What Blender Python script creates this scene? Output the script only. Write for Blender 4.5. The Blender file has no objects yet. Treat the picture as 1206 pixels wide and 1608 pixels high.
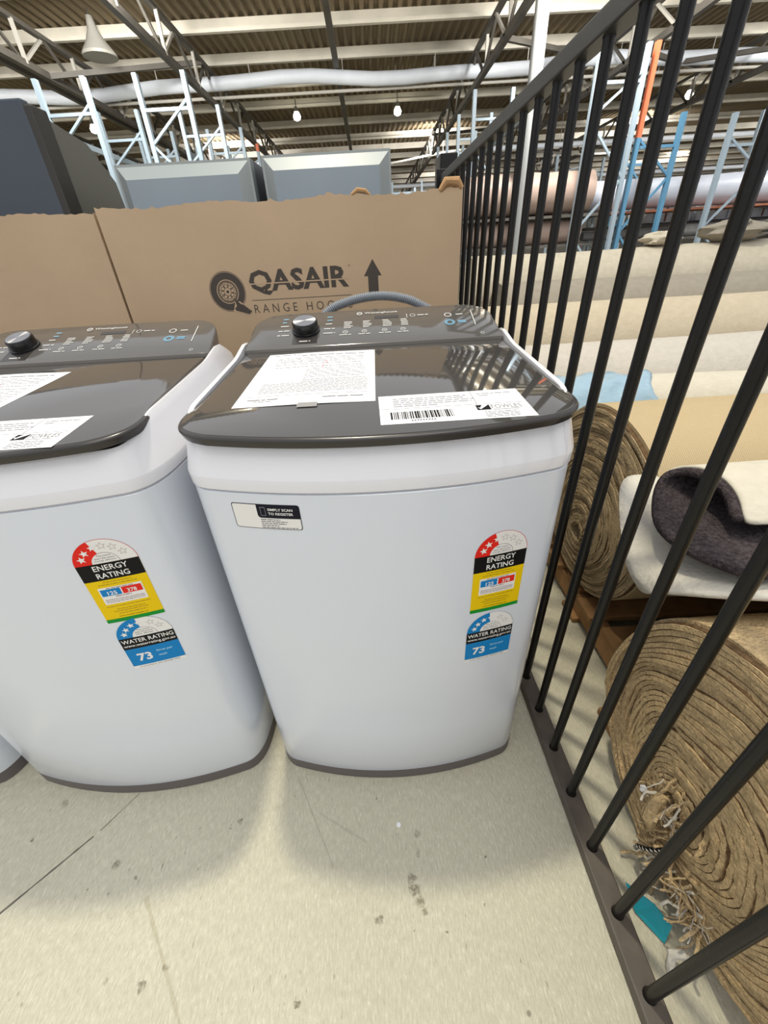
import bpy, bmesh, math, random
from mathutils import Vector, Matrix
random.seed(7)
D = bpy.data; SC = bpy.context.scene; COL = SC.collection
pi = math.pi
# ------------------------------------------------------------------ camera
PITCH, ROLL, F, HC = 0.56782914, -0.05871429, 636.12, 1.0794
fw = Vector((0, math.cos(PITCH), -math.sin(PITCH))); rt = Vector((1, 0, 0)); up = rt.cross(fw)
c_, s_ = math.cos(ROLL), math.sin(ROLL)
R = rt * c_ + up * s_; U = -rt * s_ + up * c_
cd = D.cameras.new('camera'); cd.sensor_fit = 'HORIZONTAL'; cd.sensor_width = 36; cd.lens = 36 * F / 1206
cd.clip_start = 0.02; cd.clip_end = 300
cam = D.objects.new('camera', cd); COL.objects.link(cam)
cam.matrix_world = Matrix(((R.x, U.x, -fw.x, 0), (R.y, U.y, -fw.y, 0), (R.z, U.z, -fw.z, HC), (0, 0, 0, 1)))
SC.camera = cam
# ------------------------------------------------------------------ world, light, exposure
w = D.worlds.new('world'); SC.world = w; w.use_nodes = True
bg = w.node_tree.nodes['Background']; bg.inputs[0].default_value = (0.925, 0.94, 0.985, 1); bg.inputs[1].default_value = 0.95
def area(name, loc, size, power, col, rot=(0, 0, 0), shape='DISK'):
    l = D.lights.new(name, 'AREA'); l.shape = shape; l.size = size; l.energy = power; l.color = col
    o = D.objects.new(name, l); o.location = loc; o.rotation_euler = rot; COL.objects.link(o); return o
area('high_bay_light', (-0.38, 1.5, 5.3), 0.26, 160, (1.0, 0.92, 0.72))
area('overhead_fill', (0.6, -1.6, 5.4), 3.0, 92, (1.0, 0.97, 0.88))  # added soft fill out of view, lifts the shadows on the floor
for x in (-12, -4, 4, 12, 20):
    area('roof_fill', (x, 9.4, 5.0), 1.0, 400, (1.0, 0.97, 0.9), rot=(math.radians(74), 0, 0))  # added fill above the view, brightens racks and purlin faces
for x, y in ((-6, 23), (3, 23), (12, 23), (22, 23), (-6, 33), (6, 33), (20, 33)):
    area('roof_fill', (x, y, 4.9), 1.0, 210, (1.0, 0.97, 0.92), rot=(math.radians(80), 0, 0))  # further added fill without fittings, brightens the deep roof space
SC.view_settings.view_transform = 'Standard'; SC.view_settings.look = 'None'
SC.view_settings.gamma = 1; SC.view_settings.use_curve_mapping = False
SC.view_settings.exposure = 0.0

# ------------------------------------------------------------------ materials
def s2l(c): return tuple(((v / 255) / 12.92 if v / 255 <= .04045 else ((v / 255 + .055) / 1.055) ** 2.4) for v in c)
MATS = {}
def mat(name, rgb, rough=.5, metal=0, noise=None, bump=None, emit=None, coat=0, lin=False, spec=None):
    """procedural principled material; noise=(scale, amount), bump=(scale, strength)"""
    if name in MATS: return MATS[name]
    m = D.materials.new(name); m.use_nodes = True; nt = m.node_tree; b = nt.nodes['Principled BSDF']
    c = (*s2l(rgb), 1)
    b.inputs['Base Color'].default_value = c; b.inputs['Roughness'].default_value = rough
    b.inputs['Metallic'].default_value = metal; b.inputs['Coat Weight'].default_value = coat
    if spec is not None: b.inputs['Specular IOR Level'].default_value = spec
    if emit: b.inputs['Emission Color'].default_value = c; b.inputs['Emission Strength'].default_value = emit
    tc = nt.nodes.new('ShaderNodeTexCoord')
    if noise:
        n = nt.nodes.new('ShaderNodeTexNoise'); n.inputs['Scale'].default_value = noise[0]; n.inputs['Detail'].default_value = 5
        nt.links.new(tc.outputs['Object'], n.inputs['Vector'])
        mp = nt.nodes.new('ShaderNodeMapRange'); mp.inputs[1].default_value = .3; mp.inputs[2].default_value = .7
        mp.inputs[3].default_value = 1 - noise[1]; mp.inputs[4].default_value = 1 + noise[1] * .6
        nt.links.new(n.outputs['Fac'], mp.inputs[0])
        vm = nt.nodes.new('ShaderNodeVectorMath'); vm.operation = 'SCALE'; vm.inputs[0].default_value = c[:3]
        nt.links.new(mp.outputs[0], vm.inputs['Scale']); nt.links.new(vm.outputs[0], b.inputs['Base Color'])
    if bump:
        n = nt.nodes.new('ShaderNodeTexNoise'); n.inputs['Scale'].default_value = bump[0]; n.inputs['Detail'].default_value = 4
        nt.links.new(tc.outputs['Object'], n.inputs['Vector'])
        bp = nt.nodes.new('ShaderNodeBump'); bp.inputs['Strength'].default_value = bump[1]; bp.inputs['Distance'].default_value = .01
        nt.links.new(n.outputs['Fac'], bp.inputs['Height']); nt.links.new(bp.outputs[0], b.inputs['Normal'])
    MATS[name] = m; return m

M_white = mat('white_enamel', (216, 221, 229), .22, coat=.3)
M_collar = mat('white_plastic', (226, 226, 230), .16, coat=.4)
M_base = mat('grey_plinth_plastic', (92, 86, 84), .5)
M_dark = mat('dark_trim_plastic', (52, 49, 48), .25)
M_console = mat('charcoal_console_gloss', (84, 82, 80), .13, coat=.4)
M_knob = mat('black_knob_plastic', (14, 14, 15), .25)
M_spun = mat('spun_metal', (120, 120, 122), .3, metal=1)
M_print = mat('pale_print', (200, 200, 198), .5)
M_blueprint = mat('pale_blue_print', (120, 175, 205), .5)
M_hose = mat('grey_hose_plastic', (128, 134, 142), .4)
M_paper = mat('white_paper', (226, 227, 230), .7)
M_ink = mat('grey_ink', (120, 120, 126), .7)
M_black = mat('black_ink', (14, 14, 16), .5, spec=.18)
M_pinkink = mat('pink_ink', (235, 120, 140), .7)
M_label = mat('label_white', (232, 230, 226), .45, spec=.18)
M_red = mat('label_red', (222, 40, 30), .45, spec=.18)
M_blue = mat('label_blue', (15, 125, 190), .45, spec=.18)
M_yellow = mat('label_yellow', (232, 196, 8), .45, spec=.18)
M_green = mat('label_green', (12, 140, 48), .45, spec=.18)
M_line = mat('label_line', (125, 95, 95), .5)
M_yline = mat('label_dull_line', (140, 115, 20), .5)
M_card = mat('cardboard', (188, 163, 133), .85, noise=(3, .08), bump=(60, .08))
M_cardedge = mat('cardboard_torn', (168, 132, 92), .9, noise=(40, .2))
M_cardink = mat('carton_print', (72, 64, 58), .8)
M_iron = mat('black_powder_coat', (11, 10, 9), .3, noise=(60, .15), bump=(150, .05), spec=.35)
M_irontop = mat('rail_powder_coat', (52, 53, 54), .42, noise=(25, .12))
M_ironbase = mat('dusty_rail_paint', (84, 76, 68), .5, noise=(30, .2))
M_timber = mat('pallet_timber', (152, 114, 72), .8, noise=(14, .3), bump=(40, .2))
M_gal = mat('galvanised_steel', (150, 166, 178), .5, metal=.1)
M_column = mat('grey_column_paint', (150, 152, 152), .4)
M_rackblue = mat('rack_blue_paint', (84, 134, 166), .5)
M_rackorange = mat('rack_orange_paint', (215, 110, 75), .5)
M_galbeam = mat('pale_rack_beam', (140, 154, 164), .5)
M_beige = mat('cream_purlin_paint', (222, 216, 202), .6, noise=(2, .12))
M_truss = mat('grey_truss_paint', (92, 88, 82), .6, noise=(3, .2))
M_trussweb = mat('pale_truss_rod', (188, 184, 176), .6)
M_duct = mat('white_duct_wrap', (222, 228, 238), .5, noise=(1.5, .08))
M_lamp = mat('lamp_glow', (255, 250, 225), .5, emit=25)
M_lampshade = mat('lamp_reflector', (150, 148, 142), .4)
M_carb = mat('dark_blue_steel', (56, 66, 78), .4, noise=(2, .1))
M_carbside = mat('dark_grey_steel', (92, 92, 86), .45)
M_carbedge = mat('black_edge_trim', (42, 42, 40), .5)
M_gsteel = mat('grey_blue_panel', (132, 146, 158), .35, noise=(3, .08))
M_gframe = mat('grey_frame_steel', (140, 149, 152), .4)
M_gside = mat('grey_side_steel', (92, 98, 104), .45)
M_tarp = mat('light_blue_plastic_wrap', (150, 178, 196), .25, bump=(30, .6))
M_teal = mat('teal_card', (30, 150, 165), .5)

def wave_mat(name, c1, c2, scale, direction, rough=.9, bump=.2, dist=1.5):
    m = D.materials.new(name); m.use_nodes = True; nt = m.node_tree; b = nt.nodes['Principled BSDF']
    b.inputs['Roughness'].default_value = rough; b.inputs['Specular IOR Level'].default_value = .2
    tc = nt.nodes.new('ShaderNodeTexCoord'); wv = nt.nodes.new('ShaderNodeTexWave'); wv.bands_direction = direction
    wv.inputs['Scale'].default_value = scale; wv.inputs['Distortion'].default_value = dist; wv.inputs['Detail'].default_value = 3
    wv.inputs['Detail Scale'].default_value = 4
    nt.links.new(tc.outputs['Object'], wv.inputs['Vector'])
    cr = nt.nodes.new('ShaderNodeValToRGB'); cr.color_ramp.elements[0].color = (*s2l(c1), 1); cr.color_ramp.elements[1].color = (*s2l(c2), 1)
    nt.links.new(wv.outputs['Fac'], cr.inputs[0]); nt.links.new(cr.outputs[0], b.inputs['Base Color'])
    bp = nt.nodes.new('ShaderNodeBump'); bp.inputs['Strength'].default_value = bump; bp.inputs['Distance'].default_value = .004
    nt.links.new(wv.outputs['Fac'], bp.inputs['Height']); nt.links.new(bp.outputs[0], b.inputs['Normal'])
    return m
def carpet(name, rgb, n1=.12, sc=120, bump=.8):
    return mat(name, rgb, .95, noise=(sc, n1), bump=(sc * 2, bump), spec=.1)
M_back1 = wave_mat('woven_jute_backing', (180, 160, 124), (200, 180, 144), 60, 'X', bump=.5, dist=.6)
M_pile_tan = carpet('tan_loop_pile', (196, 174, 138), .2, 150)
M_pile_lt = carpet('oatmeal_loop_pile', (206, 180, 138), .25, 120)
M_jute = carpet('dark_jute_layer', (112, 90, 66), .4, 90)
M_cream = carpet('cream_carpet', (202, 196, 180), .05, 40, .3)
M_greywhite = carpet('pale_grey_carpet', (192, 186, 176), .06, 40, .3)
M_beigec = carpet('beige_carpet', (190, 178, 156), .06, 30, .3)
M_stone = carpet('stone_carpet', (152, 145, 132), .08, 30, .3)
M_sand = carpet('sand_carpet', (194, 186, 168), .08, 25, .3)
M_dkpile = carpet('charcoal_pile', (84, 76, 78), .55, 140, 1.0)
M_wback = carpet('white_felt_backing', (205, 200, 188), .05, 60, .3)
M_pink = mat('pinkish_wrapped_roll', (172, 150, 138), .5, noise=(2, .1))
M_wrap = mat('white_wrapped_roll', (196, 202, 214), .35, noise=(3, .08))
M_brown = mat('rust_brown_wrap', (150, 92, 66), .6, noise=(6, .3))
M_greyroll = mat('grey_rolled_carpet', (150, 148, 146), .8, noise=(8, .2))
M_white_far = mat('white_boxed_goods', (214, 216, 222), .6, noise=(6, .15))

# floor: pale trowelled concrete with scratches, spots and stains of their own
def floor_mat():
    m = D.materials.new('sealed_concrete'); m.use_nodes = True; nt = m.node_tree; N = nt.nodes; L = nt.links
    b = N['Principled BSDF']; b.inputs['Roughness'].default_value = .42; b.inputs['Specular IOR Level'].default_value = .45
    tc = N.new('ShaderNodeTexCoord')
    def noise(scale, detail=4, vec=None, rough=.5):
        n = N.new('ShaderNodeTexNoise'); n.inputs['Scale'].default_value = scale; n.inputs['Detail'].default_value = detail
        n.inputs['Roughness'].default_value = rough
        L.new(vec or tc.outputs['Object'], n.inputs['Vector']); return n
    def math_(op, a, b_=None, c=None):
        n = N.new('ShaderNodeMath'); n.operation = op
        for i, v in enumerate((a, b_, c)):
            if v is None: continue
            if isinstance(v, (int, float)): n.inputs[i].default_value = v
            else: L.new(v, n.inputs[i])
        return n.outputs[0]
    def mr(v, a, b_, c, d):
        n = N.new('ShaderNodeMapRange'); n.inputs[1].default_value = a; n.inputs[2].default_value = b_
        n.inputs[3].default_value = c; n.inputs[4].default_value = d; L.new(v, n.inputs[0]); return n.outputs[0]
    def mix(fac, a, b_):
        n = N.new('ShaderNodeMix'); n.data_type = 'RGBA'
        L.new(fac, n.inputs[0])
        for i, v in ((6, a), (7, b_)):
            if isinstance(v, tuple): n.inputs[i].default_value = (*s2l(v), 1)
            else: L.new(v, n.inputs[i])
        return n.outputs[2]
    big = noise(1.6, 5)
    col = mix(mr(big.outputs['Fac'], .35, .65, 0, 1), (194, 190, 170), (206, 202, 182))
    fine = noise(45, 6, rough=.7)
    col = mix(mr(fine.outputs['Fac'], .35, .75, 0, .35), col, (168, 163, 146))
    # short scratches running one way
    mp = N.new('ShaderNodeMapping'); mp.inputs['Rotation'].default_value = (0, 0, -.12); mp.inputs['Scale'].default_value = (150, 42, 1)
    L.new(tc.outputs['Object'], mp.inputs['Vector'])
    sc = noise(1, 2, mp.outputs[0], .6); patch = noise(5, 3)
    msk = math_('MULTIPLY', mr(sc.outputs['Fac'], .66, .72, 0, 1), mr(patch.outputs['Fac'], .48, .62, 0, .8))
    col = mix(msk, col, (112, 104, 88))
    vo = N.new('ShaderNodeTexVoronoi'); vo.inputs['Scale'].default_value = 10; L.new(tc.outputs['Object'], vo.inputs['Vector'])
    dots = mr(vo.outputs['Distance'], .03, .05, .75, 0)
    col = mix(dots, col, (88, 82, 70))
    gr = noise(1, 4, None, .7); mpg = N.new('ShaderNodeMapping'); mpg.inputs['Scale'].default_value = (260, 70, 1); L.new(tc.outputs['Object'], mpg.inputs['Vector']); L.new(mpg.outputs[0], gr.inputs['Vector'])
    col = mix(mr(gr.outputs['Fac'], .35, .6, .4, 0), col, (158, 150, 126)); col = mix(mr(gr.outputs['Fac'], .58, .7, 0, .5), col, (224, 220, 202))
    # placed stains
    wob = noise(55, 3)
    sub = N.new('ShaderNodeVectorMath'); sub.operation = 'SUBTRACT'; L.new(wob.outputs['Color'], sub.inputs[0]); sub.inputs[1].default_value = (.5, .5, .5)
    scl = N.new('ShaderNodeVectorMath'); scl.operation = 'SCALE'; L.new(sub.outputs[0], scl.inputs[0]); scl.inputs['Scale'].default_value = .022
    add = N.new('ShaderNodeVectorMath'); add.operation = 'ADD'; L.new(tc.outputs['Object'], add.inputs[0]); L.new(scl.outputs[0], add.inputs[1])
    tot = None
    for (x, y, r, k) in [(.03, .37, .009, .5), (.03, .335, .006, .45), (.012, .293, .009, .75), (.016, .275, .011, .8), (.026, .258, .009, .75), (.034, .243, .008, .7),
                         (-.055, .236, .007, .8), (.01, .22, .003, .8), (.07, .213, .004, .9), (.15, .25, .004, .7), (-.48, .17, .007, .75), (-.45, .19, .006, .8),
                         (-.55, .18, .004, .6), (-.62, .345, .009, .8), (-.565, .32, .006, .85), (-.81, .47, .009, .5), (-.84, .40, .005, .9), (-.37, .41, .006, .8),
                         (-.39, .405, .005, .6), (-.2, .14, .004, .9), (.17, .32, .003, .9), (-.17, .34, .002, .9), (-.06, .44, .003, .9), (-.46, .40, .003, .8)]:
        d = N.new('ShaderNodeVectorMath'); d.operation = 'DISTANCE'; L.new(add.outputs[0], d.inputs[0]); d.inputs[1].default_value = (x, y, 0)
        v = mr(d.outputs['Value'], r * .7, r * 1.1, k, 0)
        tot = v if tot is None else math_('MAXIMUM', tot, v)
    brk = mr(noise(160, 2).outputs['Fac'], .35, .6, .35, 1)
    col = mix(math_('MULTIPLY', tot, brk), col, (108, 98, 78))
    # crack segments
    def seg(a, b_, wd, k, colr, col):
        dx, dy = b_[0] - a[0], b_[1] - a[1]; Ln = math.hypot(dx, dy)
        sx = N.new('ShaderNodeSeparateXYZ'); L.new(tc.outputs['Object'], sx.inputs[0])
        t = math_('ADD', math_('MULTIPLY', math_('SUBTRACT', sx.outputs[0], a[0]), dx / Ln), math_('MULTIPLY', math_('SUBTRACT', sx.outputs[1], a[1]), dy / Ln))
        q = math_('ABSOLUTE', math_('SUBTRACT', math_('MULTIPLY', math_('SUBTRACT', sx.outputs[0], a[0]), dy / Ln), math_('MULTIPLY', math_('SUBTRACT', sx.outputs[1], a[1]), dx / Ln)))
        q = math_('ADD', q, mr(noise(14, 2).outputs['Fac'], .3, .7, -wd * .6, wd * .6))
        v = math_('MULTIPLY', mr(q, wd * .5, wd, k, 0), math_('MULTIPLY', math_('GREATER_THAN', t, 0), math_('LESS_THAN', t, Ln)))
        return mix(v, col, colr)
    col = seg((-.98, .11), (-.70, .40), .0022, .9, (70, 64, 52), col)
    col = seg((-.69, .41), (-.635, .484), .0014, .8, (80, 72, 60), col)
    col = seg((-.53, .29), (-.36, .08), .004, .35, (150, 138, 104), col)
    col = seg((-.19, .42), (-.08, .36), .003, .3, (140, 134, 118), col)
    col = seg((-.25, .50), (-.15, .32), .002, .35, (130, 124, 106), col)
    L.new(col, b.inputs['Base Color'])
    bp = N.new('ShaderNodeBump'); bp.inputs['Strength'].default_value = .7; bp.inputs['Distance'].default_value = .004
    mp2 = N.new('ShaderNodeMapping'); mp2.inputs['Scale'].default_value = (220, 55, 1); L.new(tc.outputs['Object'], mp2.inputs['Vector'])
    L.new(noise(1, 4, mp2.outputs[0], .7).outputs['Fac'], bp.inputs['Height']); L.new(bp.outputs[0], b.inputs['Normal'])
    return m
M_floor = floor_mat()

# ------------------------------------------------------------------ helpers
class MB:
    def __init__(s): s.v = []; s.f = []; s.m = []; s.mats = []
    def mi(s, m):
        if m not in s.mats: s.mats.append(m)
        return s.mats.index(m)
    def add(s, vs, fs, m):
        o = len(s.v); s.v += [tuple(v) for v in vs]; k = s.mi(m)
        for f in fs: s.f.append([o + i for i in f]); s.m.append(k)
    def box(s, x0, x1, y0, y1, z0, z1, m):
        s.add([(x0, y0, z0), (x1, y0, z0), (x1, y1, z0), (x0, y1, z0), (x0, y0, z1), (x1, y0, z1), (x1, y1, z1), (x0, y1, z1)],
              [(0, 3, 2, 1), (4, 5, 6, 7), (0, 1, 5, 4), (1, 2, 6, 5), (2, 3, 7, 6), (3, 0, 4, 7)], m)
    def bar(s, a, b, w, h, m):
        a = Vector(a); b = Vector(b); d = (b - a).normalized()
        u = d.cross(Vector((0, 0, 1)))
        u = Vector((1, 0, 0)) if u.length < 1e-3 else u.normalized()
        n = u.cross(d)
        vs = [p + u * (i * w / 2) + n * (j * h / 2) for p in (a, b) for i, j in ((-1, -1), (1, -1), (1, 1), (-1, 1))]
        s.add(vs, [(0, 1, 2, 3), (7, 6, 5, 4), (0, 4, 5, 1), (1, 5, 6, 2), (2, 6, 7, 3), (3, 7, 4, 0)], m)
    def tube(s, pts, r, m, n=12, caps=True):
        pts = [Vector(p) for p in pts]; rs = r if isinstance(r, (list, tuple)) else [r] * len(pts)
        prev = None; rings = []
        for i, p in enumerate(pts):
            d = (pts[min(i + 1, len(pts) - 1)] - pts[max(i - 1, 0)]).normalized()
            if prev is None: prev = d.orthogonal().normalized()
            prev = (prev - d * prev.dot(d)).normalized(); b = d.cross(prev)
            rings.append([p + (prev * math.cos(2 * pi * k / n) + b * math.sin(2 * pi * k / n)) * rs[i] for k in range(n)])
        s.loft(rings, m, caps)
    def loft(s, rings, m, caps=True, capm=None):
        n = len(rings[0]); vs = [v for r in rings for v in r]; fs = []
        for i in range(len(rings) - 1):
            for k in range(n):
                a = i * n + k; b = i * n + (k + 1) % n; fs.append((a, b, b + n, a + n))
        s.add(vs, fs, m)
        if caps:
            s.add(rings[0], [tuple(reversed(range(n)))], capm or m); s.add(rings[-1], [tuple(range(n))], capm or m)
    def build(s, name, parent=None, smooth=35, merge=True):
        me = D.meshes.new(name); me.from_pydata(s.v, [], s.f)
        for m in s.mats: me.materials.append(m)
        me.polygons.foreach_set('material_index', s.m); me.update()
        if merge:
            bm = bmesh.new(); bm.from_mesh(me); bmesh.ops.remove_doubles(bm, verts=bm.verts, dist=1e-6)
            bmesh.ops.recalc_face_normals(bm, faces=bm.faces); bm.to_mesh(me); bm.free()
        if smooth:
            for p in me.polygons: p.use_smooth = True
            me.set_sharp_from_angle(angle=math.radians(smooth))
        o = D.objects.new(name, me); COL.objects.link(o)
        if parent: o.parent = parent
        return o
def tag(o, label=None, cat=None, group=None, kind=None):
    if label: o['label'] = label
    if cat: o['category'] = cat
    if group: o['group'] = group
    if kind: o['kind'] = kind
    return o
def empty(name, loc=(0, 0, 0), rz=0):
    o = D.objects.new(name, None); o.location = loc; o.rotation_euler = (0, 0, rz); o.empty_display_size = .1; COL.objects.link(o); return o
def copy_tree(o, parent=None):
    c = o.copy(); COL.objects.link(c)
    if parent: c.parent = parent
    for ch in list(o.children): copy_tree(ch, c)
    return c
def bevel(o, w, seg=2):
    md = o.modifiers.new('bevel', 'BEVEL'); md.width = w; md.segments = seg; md.limit_method = 'ANGLE'; return o

# flat drawing board: layered polygons in metres, later mapped on to a surface
_tc = {}
def text_poly(txt, bold=0.0):
    key = (txt, bold)
    if key in _tc: return _tc[key]
    cu = D.curves.new('t', 'FONT'); cu.body = txt; cu.resolution_u = 2; cu.offset = bold; cu.fill_mode = 'FRONT'
    ob = D.objects.new('t', cu); COL.objects.link(ob)
    dg = bpy.context.evaluated_depsgraph_get(); me = D.meshes.new_from_object(ob.evaluated_get(dg))
    vs = [(v.co.x, v.co.y) for v in me.vertices]; fs = [tuple(p.vertices) for p in me.polygons]
    D.objects.remove(ob); D.curves.remove(cu); D.meshes.remove(me)
    _tc[key] = (vs, fs); return _tc[key]
class Board:
    def __init__(s): s.items = []
    def poly(s, pts, m, layer=0): s.items.append((pts, [tuple(range(len(pts)))], m, layer))
    def rect(s, x0, y0, x1, y1, m, layer=0): s.poly([(x0, y0), (x1, y0), (x1, y1), (x0, y1)], m, layer)
    def arc(s, cx, cy, r0, r1, a0, a1, m, layer=0, n=20):
        vs = []; fs = []
        for i in range(n + 1):
            a = math.radians(a0 + (a1 - a0) * i / n); vs += [(cx + r0 * math.cos(a), cy + r0 * math.sin(a)), (cx + r1 * math.cos(a), cy + r1 * math.sin(a))]
        for i in range(n): fs.append((2 * i, 2 * i + 1, 2 * i + 3, 2 * i + 2))
        s.items.append((vs, fs, m, layer))
    def star(s, cx, cy, r, m, layer=0, rot=0, hole=None):
        def ring(k): return [(cx + k * (r if i % 2 == 0 else r * .42) * math.cos(pi / 2 + rot + i * pi / 5), cy + k * (r if i % 2 == 0 else r * .42) * math.sin(pi / 2 + rot + i * pi / 5)) for i in range(10)]
        if hole:
            a = ring(1); b = ring(hole); s.items.append((a + b, [(i, (i + 1) % 10, 10 + (i + 1) % 10, 10 + i) for i in range(10)], m, layer))
        else:
            s.items.append(([(cx, cy)] + ring(1), [(0, 1 + i, 1 + (i + 1) % 10) for i in range(10)], m, layer))
    def text(s, txt, x0, y0, x1, y1, m, layer=1, bold=0.0):
        vs, fs = text_poly(txt, bold)
        ax = min(v[0] for v in vs); bx = max(v[0] for v in vs); ay = min(v[1] for v in vs); by = max(v[1] for v in vs)
        s.items.append(([(x0 + (v[0] - ax) / (bx - ax) * (x1 - x0), y0 + (v[1] - ay) / (by - ay) * (y1 - y0)) for v in vs], fs, m, layer))
    def dashes(s, x0, x1, y, h, m, layer=1, rnd=random):
        x = x0
        while x < x1:
            wd = min(h * (2 + rnd.random() * 5), x1 - x)
            if wd > h * .5: s.rect(x, y, x + wd, y + h, m, layer)
            x += wd + h * .9
    def build(s, name, fn, parent=None, cut=None, step=.0003):
        b = MB()
        for pts, fs, m, layer in s.items:
            if cut:
                bm = bmesh.new(); vv = [bm.verts.new((p[0], p[1], 0)) for p in pts]
                for f in fs:
                    try: bm.faces.new([vv[i] for i in f])
                    except ValueError: pass
                xs = [p[0] for p in pts]; k = math.ceil(min(xs) / cut)
                while k * cut < max(xs):
                    bmesh.ops.bisect_plane(bm, geom=bm.verts[:] + bm.edges[:] + bm.faces[:], plane_co=(k * cut, 0, 0), plane_no=(1, 0, 0)); k += 1
                bm.verts.index_update(); pts = [(v.co.x, v.co.y) for v in bm.verts]; fs = [tuple(v.index for v in f.verts) for f in bm.faces]; bm.free()
            b.add([fn(p[0], p[1], step * (layer + 1)) for p in pts], fs, m)
        o = b.build(name, parent, smooth=0, merge=False)
        return o

# ------------------------------------------------------------------ room
b = MB(); b.add([(-45, -12, 0), (60, -12, 0), (60, 48, 0), (-45, 48, 0)], [(0, 1, 2, 3)], M_floor)
tag(b.build('floor', smooth=0), kind='structure')
# corrugated roof sheets
M_roof = mat('brown_corrugated_sheet', (132, 116, 90), .7, noise=(.35, .3))
b = MB(); xs = []; x = -34.0; i = 0
while x < 44: xs.append((x, 5.62 + (.035 if i % 4 in (0, 1) else -.035))); x += .045 if i % 2 else .06; i += 1
ys = [9.2, 22, 34, 47.9]
vs = [(x, y, z) for y in ys for x, z in xs]; n = len(xs)
b.add(vs, [(j * n + k, j * n + k + 1, (j + 1) * n + k + 1, (j + 1) * n + k) for j in range(len(ys) - 1) for k in range(n - 1)], M_roof)
tag(b.build('ceiling', smooth=0), kind='structure')
M_wall = mat('far_wall_cladding', (150, 146, 138), .7, noise=(.5, .1))
b = MB(); b.box(-34, 44, 47.9, 48.1, 0, 5.7, M_wall); tag(b.build('wall_back', smooth=0), kind='structure')
b = MB(); b.box(43.9, 44.1, 9, 48, 0, 5.7, M_wall); tag(b.build('wall_right', smooth=0), kind='structure')
b = MB(); b.box(-34.1, -33.9, 9, 48, 0, 5.7, M_wall); tag(b.build('wall_left', smooth=0), kind='structure')
tn = [0]
def trim(b): tn[0] += 1; o = b.build('trim_%d' % tn[0]); tag(o, kind='structure'); return o
# purlins: cream C sections across the building
for k, y in enumerate([9.7, 11.6, 13.4, 15.2, 17.0, 19.0, 21.5, 24.1, 26.4, 28.7, 31, 33.4, 35.8, 38.2, 40.6, 43, 45.4]):
    b = MB(); z1 = 5.585
    b.box(-33.8, 43.8, y - .02, y + .01, z1 - .20, z1, M_beige); b.box(-33.8, 43.8, y - .1, y + .01, z1 - .225, z1 - .20, M_beige); b.box(-33.8, 43.8, y - .1, y - .085, z1 - .20, z1 - .16, M_beige)
    trim(b)
# trusses running away from the viewer
def truss(x, zb, wd=.11, web=True, dbl=False):
    b = MB(); b.box(x - wd / 2, x + wd / 2, 9.3, 47.8, zb - .06, zb + .06, M_truss)
    if dbl: b.box(x - .32, x - .22, 9.3, 47.8, zb - .06, zb + .05, M_truss)
    if web:
        b.box(x - wd / 2, x + wd / 2, 9.3, 47.8, 5.2, 5.28, M_truss)
        y = 9.9; k = 0
        while y < 46:
            b.bar((x + .03, y, zb), (x + .03, y, 5.22), .06, .06, M_trussweb)
            b.bar((x - .03, y, zb), (x - .03, y + .95, 5.22), .05, .05, M_trussweb if k % 2 else M_truss)
            b.bar((x, y + .95, 5.22), (x, y + 1.9, zb), .05, .05, M_truss)
            y += 1.9; k += 1
    trim(b)
truss(-.55, 5.2, .13, False); truss(-3.82, 4.6, dbl=False); truss(-6.6, 4.6, dbl=True); truss(3.0, 4.6); truss(6.4, 4.6); truss(10.4, 4.6); truss(-10.5, 4.6)
# cross bracing across the roof space
for (xa, ya, za, xb_, yb, zb_) in [(6.4, 13, 4.6, 10.4, 17, 5.2), (10.4, 13, 4.6, 6.4, 17, 5.2), (3.0, 12.2, 4.7, 6.4, 15.5, 5.2), (-6.6, 12.5, 4.6, -3.8, 14.3, 5.2), (-10.5, 14, 4.7, -6.6, 17, 5.2), (6.4, 19, 4.6, 3.0, 23, 5.2)]:
    b = MB(); b.bar((xa, ya, za), (xb_, yb, zb_), .09, .09, M_truss); trim(b)
# white building column seen through the fence
b = MB(); b.tube([(3.37, 10.9, 0), (3.37, 10.9, 5.3)], .13, M_column, 20); b.box(3.2, 3.54, 10.73, 11.07, 0, .03, M_gframe); trim(b)

# overhead duct and thinner pipes
def pipe(pts, r, m, label, nm='overhead_pipe', cat='pipe', n=14):
    b = MB(); b.tube(pts, r, m, n)
    for i in range(2, len(pts) - 1, 3):
        p = Vector(pts[i]); b.tube([p + Vector((0, 0, r)), (p.x, p.y, 5.33)], .012, M_trussweb, 6)
    return tag(b.build(nm), label, cat)
pts = [(-14 + k * .8, 15, 4.98 + .06 * math.sin(k * .55) + .03 * math.sin(k * 1.3)) for k in range(44)]
pipe(pts, .14, M_duct, 'thick white slightly sagging duct crossing under the roof sheets', 'overhead_duct', 'duct', 20)
pipe([(-14 + k * 2.0, 15.2, 4.78) for k in range(18)], .035, M_trussweb, 'thin pale pipe just below the thick white duct')
pipe([(-9 + k * .9, 24, 4.62 + .22 * math.sin(k * .5)) for k in range(24)], .04, M_trussweb, 'thin sagging cable pipe far back under the roof')
pipe([(-12 + k * 2.0, 30, 4.3) for k in range(22)], .09, M_duct, 'pale pipe nearest the far wall under the roof')
pipe([(4.2 + k * 1.5, 19.5, 4.1) for k in range(16)], .08, M_duct, 'white pipe above the racks on the right behind the fence')

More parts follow.
